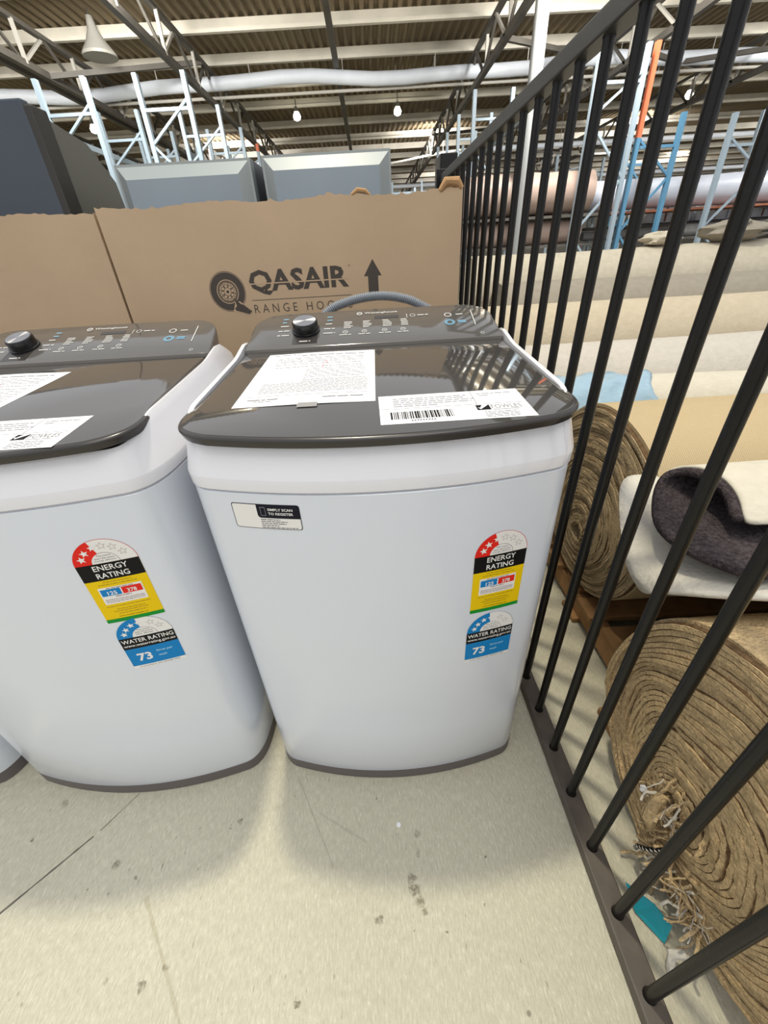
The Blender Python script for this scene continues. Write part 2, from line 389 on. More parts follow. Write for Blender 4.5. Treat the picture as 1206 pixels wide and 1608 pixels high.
# pendant lamps
def lamp(x, y, z, label, lit=True):
    t = empty('pendant_lamp', (x, y, z)); tag(t, label, 'lamp', None)
    b = MB(); b.tube([(0, 0, .1), (0, 0, 5.62 - z)], .015, M_truss, 6); b.build('cord', t)
    if lit:
        b = MB(); b.tube([(0, 0, .06), (0, 0, .12), (0, 0, .2)], [.08, .07, .03], M_lampshade, 12); b.build('lamp_holder', t)
        b = MB(); b.tube([(0, 0, -.15), (0, 0, -.12), (0, 0, -.04), (0, 0, .06)], [.03, .1, .12, .07], M_lamp, 14); b.build('bulb', t)
    else:
        b = MB(); b.tube([(0, 0, -.1), (0, 0, -.05), (0, 0, .12), (0, 0, .3), (0, 0, .5)], [.34, .34, .2, .1, .06], M_lampshade, 24); b.build('lamp_shade', t)
    return t
lamp(-2.07, 18.08, 5.0, 'lit lamp under the roof, left of the long dark roof beam')
lamp(1.21, 18.17, 5.0, 'lit lamp under the roof, above the fence end')
lamp(10.8, 18.24, 5.0, 'lit lamp seen through the fence at upper right')
lamp(-8.72, 18.17, 5.0, 'lit lamp just above the dark cabinet at left')
lamp(-5.48, 12.72, 5.0, 'unlit bell shaped grey lamp hanging at upper left', False)

# ------------------------------------------------------------------ racks
def frame(x0, x1, y, h, m, label, cap=None, group=None, bm=None, low=0.0, rh=None):
    t = empty('storage_rack', (0, y, 0)); tag(t, label, 'rack', group)
    for x in (x0, x1):
        b = MB(); zt = h
        if cap and x == cap[0]:
            b.box(x - .042, x + .042, -.05, .05, h - cap[1], h, cap[2]); zt = h - cap[1]
        if rh and x == x1: zt = rh
        b.box(x - .04, x + .04, -.05, -.035, low, zt, m); b.box(x - .04, x - .03, -.035, .05, low, zt, m); b.box(x + .03, x + .04, -.035, .05, low, zt, m)
        b.build('upright', t, smooth=0)
    z = low + .25; k = 0; h = rh or h
    while z < h - .5:
        b = MB(); e = min(z + .95, h - .35)
        b.bar((x0, 0, z) if k % 2 else (x1, 0, z), (x1, 0, e) if k % 2 else (x0, 0, e), .05, .04, bm or m); b.build('brace', t, smooth=0); z += .95; k += 1
    b = MB(); b.bar((x0, 0, h - .5), (x1, 0, h - .5), .04, .05, bm or m); b.build('crossbar', t, smooth=0)
    return t
rn = ['nearest', 'second', 'third', 'fourth', 'fifth']
for j, y in enumerate([10.8, 12.85, 14.8, 16.7, 18.7]):
    frame(-5.98, -5.09, y, 4.1, M_gal, '%s galvanised rack frame from the front in the leftmost row' % rn[j])
    frame(-4.13, -3.24, y, 4.1, M_gal, '%s galvanised rack frame from the front in the row above the grey cabinets' % rn[j],
          cap=(-3.24, .18, M_rackorange) if j == 3 else None)
    if j: frame(2.63, 3.50, y, 4.1, M_gal, '%s galvanised rack frame from the front, rising above the fence end' % rn[j])
for (x, ya, yb_, z, lab) in [(-5.98, 10.8, 18.7, 3.35, 'long pale rack beam running back along the leftmost rack row'),
                       (-4.13, 12.85, 18.7, 3.3, 'long pale rack beam running back behind the grey cabinets'),
                       (3.50, 10.8, 18.7, 3.4, 'long pale rack beam running back just above the fence rail')]:
    b = MB(); b.bar((x, ya, z), (x, yb_, z), .05, .1, M_galbeam); tag(b.build('rack_beam', smooth=0), lab, 'beam')
frame(4.5, 5.38, 10.75, 4.1, M_gal, 'tall pale rack frame with crossed braces, seen mid fence')
frame(5.62, 6.45, 10.9, 4.15, M_rackblue, 'blue rack frame with an orange painted left upright', cap=(5.62, 1.35, M_rackorange), rh=3.15)
frame(6.75, 7.5, 13.6, 3.2, M_rackblue, 'blue rack frame behind the white wrapped rolls')
frame(7.5, 8.4, 10.9, 3.1, M_gal, 'plain galvanised rack frame at far right behind the fence')
frame(10.0, 10.9, 13.5, 3.6, M_gal, 'galvanised rack frame at the photo right edge')
for k in range(5):
    x = 6.6 + 1.9 * k; y = 17.9 + 2.6 * k
    frame(x, x + .9, y, 3.6 + .2 * (k % 2), M_gal if k % 2 else M_galbeam, 'distant pale rack frame %s' % ['left of the blue rack', 'just behind the blue rack', 'beyond the white wrapped rolls', 'far behind the fence on the right', 'farthest right of the distant racks'][k])
for k in range(6):
    x = .4 + .52 * k; y = 24 + 1.6 * (k % 3)
    b = MB(); b.box(x - .05, x + .05, y, y + .08, 0, 3.3 + .45 * ((k * 7) % 3), M_gal)
    tag(b.build('rack_post', smooth=0), 'distant white rack post beside the end of the cardboard carton', 'post', 'distant rack posts above the carton')
for z, y in ((2.75, 26), (3.6, 26)):
    b = MB(); b.box(-3, 4, y, y + .06, z - .05, z + .05, M_gal); tag(b.build('rack_beam', smooth=0), 'distant %s horizontal rack beam above the carton end' % ('lower' if z < 3 else 'upper'), 'beam')

def log(x0, x1, y, z, r, m, label, nm='wrapped_roll', cat='roll', group=None, sag=.0, endm=None, tilt=0, wob=.02, seg=24, nx=14):
    b = MB(); rings = []; rnd = random.Random(hash((round(x0 * 100), round(y * 100))) & 999)
    ph = [rnd.random() * 6 for _ in range(4)]
    for i in range(nx + 1):
        t = i / nx; x = x0 + (x1 - x0) * t; rr = r * (1 + wob * math.sin(ph[0] + t * 9) + wob * .6 * math.sin(ph[1] + t * 23))
        zz = z - sag * math.sin(pi * t) + tilt * t
        rings.append([(x, y + rr * 1.02 * math.cos(2 * pi * k / seg), zz + rr * math.sin(2 * pi * k / seg) * (1 - .02 * math.sin(ph[2] + t * 5))) for k in range(seg)])
    b.loft(rings, m, True, endm or m)
    return tag(b.build(nm), label, cat, group)
# goods on the distant racks
log(2.2, 5.0, 11.4, 2.02, .38, M_pink, 'upper pinkish wrapped carpet roll on a distant rack')
log(2.2, 4.9, 11.4, 1.30, .24, M_pink, 'lower pinkish wrapped carpet roll on a distant rack')
log(2.3, 4.6, 12.15, 1.81, .2, M_brown, 'rust brown roll end between the two pinkish rolls')
log(5.0, 9.6, 11.7, 1.94, .29, M_wrap, 'long white plastic wrapped roll high on the distant rack')
log(9.7, 13.5, 11.9, 1.85, .33, M_wrap, 'white wrapped roll at the photo right edge on the rack')
log(5.3, 8.2, 12.0, 1.18, .1, M_greyroll, 'thin grey roll under the white wrapped roll')
log(7.2, 12.4, 11.6, 1.19, .12, M_greyroll, 'thin grey roll at far right under the white wrapped roll')
b = MB(); b.box(5.45, 14, 11.25, 12.1, 1.57, 1.61, M_brown); tag(b.build('shelf_deck', smooth=0), 'rust brown shelf edge directly under the white wrapped rolls', 'shelf')
for i, (x0, x1) in enumerate([(7.0, 8.1), (8.25, 9.3), (9.45, 10.6), (10.75, 12.2)]):
    b = MB(); b.box(x0, x1, 12.3, 13.2, 1.38, 1.85, M_white_far)
    for q in range(3): b.box(x0 + .15 + .3 * q, x0 + .19 + .3 * q, 12.285, 12.3, 1.4, 1.84, M_brown if q == 1 else M_galbeam)
    tag(bevel(b.build('packed_carton', smooth=0), .02), 'white shelved carton %s' % ['at the left end under the white wrapped rolls', 'second from the left under the white wrapped rolls', 'third from the left under the white wrapped rolls', 'at the right end under the white wrapped rolls'][i], 'carton')
# shelves carrying them
for (x0, x1, y, z, lab) in [(2.0, 5.4, 11.5, 1.6, 'upper shelf deck under the upper pinkish roll'), (2.0, 5.2, 11.5, 1.05, 'lower shelf deck under the lower pinkish roll'),
                           (5.45, 14, 12.6, 1.36, 'shelf deck holding the white cartons'), (5.25, 14, 11.8, 1.06, 'low shelf deck under the thin grey rolls')]:
    b = MB(); b.box(x0, x1, y - .5, y + .9, z - .05, z, M_truss); tag(b.build('shelf_deck', smooth=0), lab, 'shelf')
# distant stock on both sides, beyond the racks
W7 = ['nearest', 'second', 'third', 'fourth', 'fifth', 'sixth', 'farthest']
for k in range(5):
    y = 16.6 + 2.6 * k; x0, x1 = 4.4 + .9 * k, 12.5 + 1.7 * k; zd = 2.1 + .12 * k
    t = empty('loaded_shelf', (x0, y, 0)); tag(t, '%s of the deep distant shelves seen above the white wrapped rolls' % W7[k], 'shelf')
    b = MB(); b.box(0, x1 - x0, -.4, .4, zd - .08, zd, M_galbeam); b.build('deck', t, smooth=0)
    for q in (0, .5, 1):
        b = MB(); xx = (x1 - x0 - .1) * q; b.box(xx, xx + .1, -.4, -.3, 0, zd - .08, M_gal); b.build('post', t, smooth=0)
    log(x0 + .1, x1 - .1, y, zd + .268, .255, [M_wrap, M_pink, M_stone, M_greyroll][k % 4], '%s long roll on the deep distant shelves' % W7[k], nx=6)
# ------------------------------------------------------------------ carpet pile behind the fence
log(.66, 3.4, 1.49, .515, .132, M_cream, 'cream fuzzy carpet roll lying directly behind the spiral ended roll', 'carpet_roll', 'carpet', wob=.03)
log(.62, 3.6, 1.84, .51, .205, M_greywhite, 'pale grey white carpet roll in the middle of the pile', 'carpet_roll', 'carpet', wob=.01)
log(.52, 3.9, 2.24, .625, .20, M_beigec, 'beige carpet roll behind the pale grey white roll', 'carpet_roll', 'carpet', wob=.01)
log(.74, 4.2, 2.65, .695, .20, M_stone, 'stone coloured carpet roll with a rounded left end, in the pile', 'carpet_roll', 'carpet', wob=.02)
log(.66, 4.8, 3.12, .82, .215, M_sand, 'sand coloured carpet roll on top at the back of the pile', 'carpet_roll', 'carpet', wob=.02)
for k, (y, z) in enumerate([(1.60, .152), (2.03, .175), (2.47, .236), (2.97, .262)]):
    log(.7, 4.0, y, z, z - .004, [M_sand, M_stone, M_greywhite, M_cream][k], '%s roll from the front in the hidden bottom row of the carpet pile' % rn[k], 'carpet_roll', 'carpet', wob=.005)
# crumpled remnants on the far top of the pile
def blob(name, c, sx, sy, sz, m, label, cat, seed=1, amp=.25):
    rnd = random.Random(seed); ph = [(rnd.uniform(3, 9), rnd.uniform(0, 6)) for _ in range(5)]
    b = MB(); rings = []; nu, nv = 26, 16
    for j in range(1, nv):
        th = pi * j / nv; r_ = []
        for i in range(nu):
            a = 2 * pi * i / nu; k = 1 + amp * (math.sin(ph[0][0] * a // 1 + ph[0][1] + th * 4) * .4 + math.sin(3 * a + ph[1][1] + th * 5) * .5 + math.sin(7 * th + ph[2][1] + 2 * a) * .5)
            r_.append((c[0] + sx * k * math.sin(th) * math.cos(a), c[1] + sy * k * math.sin(th) * math.sin(a), c[2] + sz * (1 + amp * .3 * math.sin(5 * a + ph[3][1])) * math.cos(th)))
        rings.append(r_)
    b.loft(rings, m)
    return tag(b.build(name, smooth=60), label, cat)
blob('carpet_remnant', (2.35, 3.1, 1.09), .2, .12, .06, M_stone, 'crumpled grey carpet remnant on the sand coloured roll, nearer the fence', 'carpet', 3)
blob('carpet_remnant', (3.05, 3.15, 1.12), .35, .16, .09, M_greyroll, 'large crumpled grey carpet remnant on the pile at the photo right edge', 'carpet', 5)
blob('carpet_remnant', (1.9, 3.12, 1.07), .12, .1, .04, M_sand, 'small pale carpet remnant on the sand coloured roll', 'carpet', 9)
# loose plastic wrap on the cream roll
b = MB(); g = []; nu, nv = 30, 12
for i in range(nu + 1):
    x = .56 + .42 * i / nu
    for j in range(nv + 1):
        a = math.radians(75 + 120 * j / nv); r = .146 + .005 * math.sin(i * .9 + j * .8) + .006 * math.sin(j * 1.7 + i * .4) + .004
        g.append((x + .02 * math.sin(j * .9), 1.49 + r * math.cos(a) * 1.03, .515 + r * math.sin(a)))
b.add(g, [(i * (nv + 1) + j, (i + 1) * (nv + 1) + j, (i + 1) * (nv + 1) + j + 1, i * (nv + 1) + j + 1) for i in range(nu) for j in range(nv)], M_tarp)
o = b.build('plastic_wrap', smooth=60); md = o.modifiers.new('s', 'SOLIDIFY'); md.thickness = .002
tag(o, 'torn blue white plastic wrap around the left end of the cream roll', 'plastic wrap')

def spiral_roll(name, x0, x1, cy, cz, R0, r_in, t, deform, pile, seam, outer, label, jit=.0, sy=1.0, sz=1.0, th0=0.0, seed=1):
    rnd = random.Random(seed)
    root = empty(name, ((x0 + x1) / 2, cy, 0)); tag(root, label, 'carpet')
    turns = (R0 - r_in) / t; N = int(turns * 56)
    ph = [rnd.random() * 6 for _ in range(6)]
    def P(th, r, x):
        w_ = 1 + jit * math.sin(3 * th + ph[0]) + jit * .7 * math.sin(5 * th + ph[1] + r * 30)
        y = r * w_ * math.cos(th) * sy; z = r * w_ * math.sin(th) * sz
        y, z = deform(y, z)
        return (x - (x0 + x1) / 2, y, z + cz)
    def strip(a, bb, xe, m, nm, par, stick=0.0):
        b = MB(); vs = []; fs = []
        for i in range(N + 1):
            f = i / N; th = th0 + f * turns * 2 * pi; r = r_in + f * (R0 - r_in)
            k = xe + .0015 * math.sin(th * 1.7) + .0022 * rnd.uniform(-1, 1) + .0025 * math.sin(f * turns * 2 * pi * .21 + ph[2])
            vs += [P(th, r + a * t, k), P(th, r + bb * t, k), P(th, r + bb * t, x1), P(th, r + a * t, x1)]
        for i in range(N):
            o = 4 * i; q = o + 4
            fs += [(o, o + 1, q + 1, q), (o + 1, o + 2, q + 2, q + 1), (o + 2, o + 3, q + 3, q + 2), (o + 3, o, q, q + 3)]
        fs += [(0, 1, 2, 3), (4 * N, 4 * N + 3, 4 * N + 2, 4 * N + 1)]
        b.add(vs, fs, m); o = b.build(nm, par, smooth=50); return o
    strip(0, .84, x0, pile, 'pile_layer', root)
    strip(.84, 1.0, x0 + .0025, seam, 'backing_layer', root)
    # outer wrap of backing
    b = MB(); rings = []
    for x in (x0 + .012, x0 + .3, x1 - .01): rings.append([P(2 * pi * k / 64, R0 + .004 + t * .9, x) for k in range(64)])
    inner = [[P(2 * pi * k / 64, R0 + t * .9 - .002, x) for k in range(64)] for x in (x1 - .01, x0 + .012)]
    b.loft(rings + inner + [rings[0]], outer, False); b.build('outer_backing', root)
    return root
def def1(y, z):
    k = max(0, 1 - math.hypot(y, z) / .30); return (y + .03 * k, z - .15 * k)
spiral_roll('spiral_carpet_roll', .63, 3.2, 1.05, .41, .285, .03, .0078, def1, M_pile_tan, M_jute, M_back1,
            'big woven carpet roll showing its spiral end on the timber pallet', jit=.012, sy=1.05, sz=.98)
def def2(y, z):
    k = max(0, 1 - math.hypot(y, z) / .30); return (y * 1.04 + .05 * max(0, -z) / .3 + .075 * k, z - .13 * k)
spiral_roll('spiral_carpet_roll', .50, 3.0, .255, .305, .285, .02, .0085, def2, M_pile_lt, M_jute, M_pile_lt,
            'nearest frayed oatmeal carpet roll, its ragged spiral end close to the fence bars', jit=.03, sy=1.04, sz=1.0, th0=1.0, seed=4)

# offcut lying between the two spiral rolls
t = empty('carpet_offcut', (.8, .65, .6)); tag(t, 'white backed carpet offcut with dark grey pile curled between two big rolls', 'carpet')
def sheet(rows, m, nm, thick, par, m2=None, sub=2):
    b = MB(); n = len(rows[0]); b.add([p for r in rows for p in r], [(i * n + j, i * n + j + 1, (i + 1) * n + j + 1, (i + 1) * n + j) for i in range(len(rows) - 1) for j in range(n - 1)], m)
    o = b.build(nm, smooth=70)
    if m2: o.data.materials.append(m2)
    s = o.modifiers.new('s', 'SUBSURF'); s.levels = sub; s.render_levels = sub
    q = o.modifiers.new('t', 'SOLIDIFY'); q.thickness = thick; q.offset = 0
    if m2: q.material_offset = 1; q.material_offset_rim = 0
    o.parent = par; o.location = -Vector(par.location); return o
# white lower sheet: rows run from back to front, columns left to right
sheet([[(.57, .85, .61), (.66, .82, .605), (.8, .80, .61), (1.1, .80, .61), (1.9, .80, .61)],
       [(.53, .77, .585), (.62, .77, .60), (.8, .76, .608), (1.1, .75, .608), (1.9, .75, .608)],
       [(.505, .70, .555), (.58, .68, .575), (.75, .66, .60), (1.1, .64, .608), (1.9, .64, .608)],
       [(.488, .62, .51), (.53, .60, .565), (.68, .57, .60), (1.1, .54, .612), (1.9, .54, .612)],
       [(.495, .58, .50), (.495, .52, .57), (.60, .47, .613), (1.1, .45, .622), (1.9, .45, .622)],
       [(.50, .565, .49), (.485, .48, .58), (.57, .415, .615), (1.1, .37, .618), (1.9, .37, .618)]], M_wback, 'backing_sheet', .008, t)
# grey pile curl: cross-section swept along x with a staggered left edge
prof = [(.455, .630), (.50, .626), (.56, .622), (.62, .620), (.68, .627), (.72, .650), (.718, .680), (.68, .695), (.63, .692), (.585, .680), (.555, .662)]
left = [.56, .525, .505, .51, .54, .565, .58, .605, .615, .605, .59]
rows = []
for (y, z), xl in zip(prof, left): rows.append([(xl, y, z), (xl + .04, y, z), (xl + .25, y, z + .003), (xl + .7, y, z), (2.0, y, z)])
sheet(rows, M_dkpile, 'pile_curl', .014, t)
rows = []
for (y, z), xl in list(zip(prof, left))[5:]:
    cy_, cz_ = .63, .655; dy, dz = y - cy_, z - cz_; k = 1 + .012 / math.hypot(dy, dz)
    rows.append([(xl + .012, cy_ + dy * k, cz_ + dz * k), (xl + .05, cy_ + dy * k, cz_ + dz * k), (xl + .3, cy_ + dy * k, cz_ + dz * k + .004), (2.0, cy_ + dy * k, cz_ + dz * k)])
sheet(rows, M_cream, 'outer_backing', .006, t)

# frayed fibres and scraps on the near roll end
rnd = random.Random(11)
b = MB()
for cx_, cz_, n_ in ((.325, .17, 26), (.27, .08, 46), (.20, .10, 36), (.30, .24, 14)):
    for i in range(n_):
        p = Vector((.492, cx_ + rnd.gauss(0, .022), cz_ + rnd.gauss(0, .02))); pts = [p.copy()]; d = Vector((-rnd.uniform(.1, .8), rnd.gauss(0, .8), rnd.gauss(0, .8))).normalized()
        for q in range(5): d = (d + Vector((rnd.gauss(0, .3), rnd.gauss(0, .3), rnd.gauss(-.12, .3)))).normalized(); pts.append(pts[-1] + d * rnd.uniform(.006, .012))
        b.tube(pts, rnd.choice([.0007, .001, .0018, .0028]), rnd.choice([M_pile_lt, M_pile_lt, M_pile_tan, M_wback]), 5)
tag(b.build('frayed_fibres'), 'loose frayed fibres sticking out of the nearest roll end', 'fibres', kind='stuff')
b = MB(); b.tube([(.488, .335, .205), (.47, .325, .19), (.462, .315, .165), (.468, .31, .14)], [.008, .013, .012, .006], M_pile_lt, 8); tag(b.build('carpet_scrap'), 'small beige torn scrap hanging from the nearest roll centre', 'scrap')
b = MB(); b.tube([(.47, .16, .05), (.455, .165, .03), (.45, .155, .012), (.452, .15, .006)], [.006, .008, .007, .009], M_wback, 8); tag(b.build('carpet_scrap'), 'pale torn strip near the floor below the nearest roll', 'scrap')
b = MB()
pts = [(.478, .27 + .0, .16), (.465, .275, .14), (.455, .285, .115), (.455, .30, .085), (.46, .305, .06)]
b.tube(pts, .004, M_black, 8)
for i in range(len(pts) - 1):
    for q in range(6):
        p = Vector(pts[i]).lerp(Vector(pts[i + 1]), (q + .5) / 6); b.tube([p - Vector((0, .0006, .001)), p + Vector((0, .0006, .001))], .0046, M_wback if q % 2 else M_black, 8)
tag(b.build('cord'), 'black and white twisted cord hanging from the nearest roll end', 'cord')
b = MB(); b.tube([(.494, .372, .148), (.488, .372, .146), (.485, .37, .142)], [.006, .008, .004], M_paper, 8); tag(b.build('paper_scrap'), 'tiny white scrap stuck on the nearest spiral roll end', 'scrap')
# teal card tag
b = MB(); b.add([(.425, .262, .03), (.43, .225, .006), (.46, .182, .004), (.475, .198, .03), (.455, .225, .045)], [(0, 1, 2, 3, 4)], M_teal)
o = b.build('card_tag', smooth=0); md = o.modifiers.new('s', 'SOLIDIFY'); md.thickness = .0015; tag(o, 'teal card tag on the floor between the fence and the nearest roll', 'tag')
b = MB()
for i in range(2): b.add([(.447 + i * .012, .222 - i * .008, .046 - i * .006), (.45 + i * .012, .226 - i * .008, .0465 - i * .006), (.452 + i * .012, .2 - i * .008, .0265), (.449 + i * .012, .197 - i * .008, .026)], [(0, 1, 2, 3)], M_black)

# pallet
t = empty('timber_pallet', (.61, 1.0, 0)); tag(t, 'worn timber pallet under the big spiral carpet roll', 'pallet')
for k in range(6):
    b = MB(); y = -.40 + k * .125; b.box(0 - .0 + (.02 if k % 2 else 0), 1.3, y, y + .09, .088, .108, M_timber); bevel(b.build('deck_board', t, smooth=0), .003)
for k in range(3):
    b = MB(); x = .02 + .6 * k; b.box(x, x + .04, -.42, .36, .018, .088, M_timber); bevel(b.build('bearer', t, smooth=0), .003)
for k in range(3):
    b = MB(); y = -.40 + k * .33; b.box(0, 1.3, y, y + .09, 0, .018, M_timber); bevel(b.build('bottom_board', t, smooth=0), .003)
b = MB(); b.bar((.58, .62, .012), (.60, -.3, .012), .07, .024, M_timber); tag(bevel(b.build('timber_board', smooth=0), .003), 'brown timber board on the floor under the nearest roll', 'board')

# ------------------------------------------------------------------ fence
t = empty('steel_fence', (0, 0, 0)); tag(t, 'black steel bar fence panel standing right of the centre washing machine', 'fence')
LX = lambda y, z: .3915 - .01116 * y + .01 * z
ya, yb = -.75, 2.46; HT = 1.349
def rail(nm, z0, z1, wd, m, m2=None):
    b = MB(); vs = []
    for y in (ya, yb):
        for dx, z in ((-wd / 2, z0), (wd / 2, z0), (wd / 2, z1), (-wd / 2, z1)): vs.append((LX(y, z) + dx, y, z))
    b.add(vs, [(0, 1, 2, 3), (7, 6, 5, 4), (0, 4, 5, 1), (1, 5, 6, 2), (2, 6, 7, 3), (3, 7, 4, 0)], m)
    o = b.build(nm, t, smooth=0); bevel(o, .003, 2); return o
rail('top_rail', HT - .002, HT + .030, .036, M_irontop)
rail('bottom_rail', 0, .028, .042, M_ironbase)
b = MB(); b.tube([(0, 0, 0), (0, 0, .004), (.0, 0, .008), ((HT) * .01 - .0, 0, HT - .008), (HT * .01, 0, HT)], [.0115, .0105, .0092, .0092, .0105], M_iron, 14)
proto = b.build('bar', t)
for k in range(-8, 24):
    o = proto if k == -8 else proto.copy()
    y = .1209 + .1 * k
    if k != -8: COL.objects.link(o); o.parent = t
    o.location = (LX(y, .028), y, .027); o.scale = (1, 1, (HT - .027) / HT)
b = MB(); b.box(LX(yb, 0) - .022, LX(yb, 0) + .022, yb, yb + .045, 0, 1.40, M_iron); bevel(b.build('post', t, smooth=0), .003)
b = MB(); b.box(.40, .49, 2.75, 2.95, 0, 1.50, M_iron); tag(bevel(b.build('black_post', smooth=0), .004), 'black block topped post just beyond the far fence end', 'post')

# ------------------------------------------------------------------ cartons
def carton(x0, x1, y0, y1, h, label, seed):
    t = empty('cardboard_carton', ((x0 + x1) / 2, y0, 0)); tag(t, label, 'carton')
    rnd = random.Random(seed); b = MB(); n = 90; cx = (x0 + x1) / 2; wd = x1 - x0
    th = .006
    def ht(i): return h + .004 * math.sin(i * .21 + seed) + rnd.uniform(-.0015, .003) + (.006 if rnd.random() < .06 else 0)
    top = [ht(i) for i in range(n + 1)]
    vs = []
    for i in range(n + 1):
        x = x0 - cx + wd * i / n; vs += [(x, 0, 0), (x, 0, top[i]), (x, th, top[i] - .001), (x, th, 0)]
    fs = []; 
    for i in range(n):
        o = 4 * i; q = o + 4; fs += [(o, q, q + 1, o + 1), (o + 2, q + 2, q + 3, o + 3)]
    b.add(vs, fs, M_card); b.add(vs, [(4 * i + 1, 4 * i + 5, 4 * i + 6, 4 * i + 2) for i in range(n)], M_cardedge)
    d = y1 - y0
    b.add([(x0 - cx, 0, 0), (x0 - cx, d, 0), (x0 - cx, d, h), (x0 - cx, 0, h - .001), (x1 - cx, 0, 0), (x1 - cx, d, 0), (x1 - cx, d, h), (x1 - cx, 0, h - .001)],
          [(0, 1, 2, 3), (4, 7, 6, 5), (1, 5, 6, 2), (0, 4, 5, 1)], M_card)
    b.build('carton_wall', t, smooth=0)
    for s_ in (0, 1):
        f = MB(); y = th + .004 if s_ == 0 else d - .006
        f.box(x0 - cx + .01, x1 - cx - .01, y, d / 2 - .003 if s_ == 0 else d - .0, h - .018, h - .014, M_card) if s_ == 0 else f.box(x0 - cx + .01, x1 - cx - .01, d / 2 + .003, d - .006, h - .018, h - .014, M_card)
        f.build('flap', t, smooth=0)
    return t
ct = carton(-.688, .248, 1.3, 1.78, 1.207, 'brown cardboard carton with a wheel logo and up arrow behind the centre machine', 2)
carton(-1.70, -.696, 1.302, 1.78, 1.204, 'plain brown cardboard carton at the photo left edge', 5)
# torn scraps on the carton's top edge
b = MB(); b.tube([(.19, 1.303, 1.205), (.205, 1.305, 1.222), (.235, 1.306, 1.222), (.246, 1.304, 1.208)], [.006, .012, .012, .006], M_cardedge, 10); o = b.build('torn_edge'); o.parent = ct; o.location = -ct.location
b = MB(); b.tube([(-.035, 1.303, 1.208), (-.02, 1.303, 1.217), (.0, 1.303, 1.214), (.012, 1.303, 1.205)], [.004, .006, .006, .003], M_cardedge, 10); o = b.build('torn_edge'); o.parent = ct; o.location = -ct.location
bd = Board()
# Q wheel emblem
cx_, cz_, r_ = -.400, 1.010, .050
bd.arc(cx_, cz_, .030, .047, 0, 360, M_cardink, 0, 48); bd.arc(cx_, cz_, .0485, .0498, 0, 360, M_cardink, 0, 48)
bd.arc(cx_, cz_, .022, .0235, 0, 360, M_cardink, 0, 40); bd.arc(cx_, cz_, .0245, .0275, 0, 360, M_cardink, 0, 40)
bd.arc(cx_, cz_, 0, .004, 0, 360, M_cardink, 1, 16)
for k in range(8):
    a = k * 45 + 10; r1 = math.radians(a)
    mx, mz = cx_ + .014 * math.cos(r1), cz_ + .014 * math.sin(r1)
    bd.arc(mx, mz, .0038, .0052, 0, 360, M_cardink, 0, 14)
    bd.poly([(cx_ + .006 * math.cos(r1 + .3), cz_ + .006 * math.sin(r1 + .3)), (cx_ + .022 * math.cos(r1 + .33), cz_ + .022 * math.sin(r1 + .33)), (cx_ + .022 * math.cos(r1 + .42), cz_ + .022 * math.sin(r1 + .42))], M_cardink, 0)
bd.poly([(-.385, .985), (-.372, .985), (-.345, .962), (-.352, .950), (-.395, .960)], M_card, 1)
bd.poly([(-.386, .994), (-.371, .978), (-.364, .976), (-.343, .958), (-.352, .951), (-.388, .962), (-.390, .968), (-.383, .973)], M_cardink, 2)
bd.text('QASAIR', -.336, .996, -.060, 1.058, M_cardink, 0, .034)
bd.poly([(-.34, 1.0235), (-.055, 1.0235), (-.055, 1.0265), (-.34, 1.0265)], M_card, 1)
bd.rect(-.338, .984, -.055, .9855, M_cardink, 0)
bd.text('R A N G E   H O O D S', -.335, .952, -.055, .974, M_cardink, 0, -.005)
bd.poly([(-.017, 1.028), (.032, 1.028), (.0085, 1.068)], M_cardink, 0); bd.rect(-.006, .97, .022, 1.028, M_cardink, 0)
bd.arc(-.056, 1.056, .0015, .0025, 0, 360, M_cardink, 0, 10)
o = bd.build('carton_printing', lambda x, z, o_: (x, 1.3 - o_, z)); o.parent = ct; o.location = -ct.location

# ------------------------------------------------------------------ cabinets behind the cartons
def grey_cab(x0, x1, y, z1, label):
    t = empty('grey_cabinet', ((x0 + x1) / 2, y, 0)); tag(t, label, 'cabinet'); hw = (x1 - x0) / 2
    b = MB(); b.box(-hw, hw, .055, .55, .0, z1, M_gside)
    # sloped frame round the raised panel
    e = .008; fr = [(-hw, .0, .0), (hw, .0, .0), (hw, .0, z1), (-hw, .0, z1)]; b2 = MB()
    i1 = [(-hw + e, 0, e), (hw - e, 0, e), (hw - e, 0, z1 - e), (-hw + e, 0, z1 - e)]
    i2 = [(-hw + .045, -.035, .06), (hw - .045, -.035, .06), (hw - .045, -.035, z1 - .05), (-hw + .045, -.035, z1 - .05)]
    bk = [(-hw, .055, 0), (hw, .055, 0), (hw, .055, z1), (-hw, .055, z1)]
    b2.loft([bk, fr, i1, i2], M_gframe, False)
    b.build('carcass', t, smooth=0); b2.build('sloped_frame', t, smooth=0)
    b3 = MB(); b3.add(i2, [(0, 1, 2, 3)], M_gsteel); b3.build('raised_panel', t, smooth=0)
grey_cab(-.932, -.424, 2.0, 1.405, 'grey steel cabinet with a raised front panel, left one behind the cartons')
grey_cab(-.382, .103, 2.0, 1.408, 'grey steel cabinet with a raised front panel, right one behind the cartons')
t = empty('dark_cabinet', (-1.45, 1.98, 0)); tag(t, 'tall dark blue grey cabinet above the carton at the left edge', 'cabinet')
b = MB(); pr = [(0, 0), (0, 1.575), (.33, 1.53), (.48, 1.42), (.5, 1.3), (.5, 0)]
vs = [(s, y + .012, z) for s in (-.32, .285) for y, z in pr]; n = 6
b.add(vs, [tuple(range(n)), tuple(reversed(range(n, 2 * n)))] + [(i, (i + 1) % n, n + (i + 1) % n, n + i) for i in range(n)], M_carbside); b.build('carcass', t, smooth=0)
b = MB(); b.box(-.32, .30, -.03, .010, .02, 1.585, M_carb); bevel(b.build('door', t, smooth=0), .006)
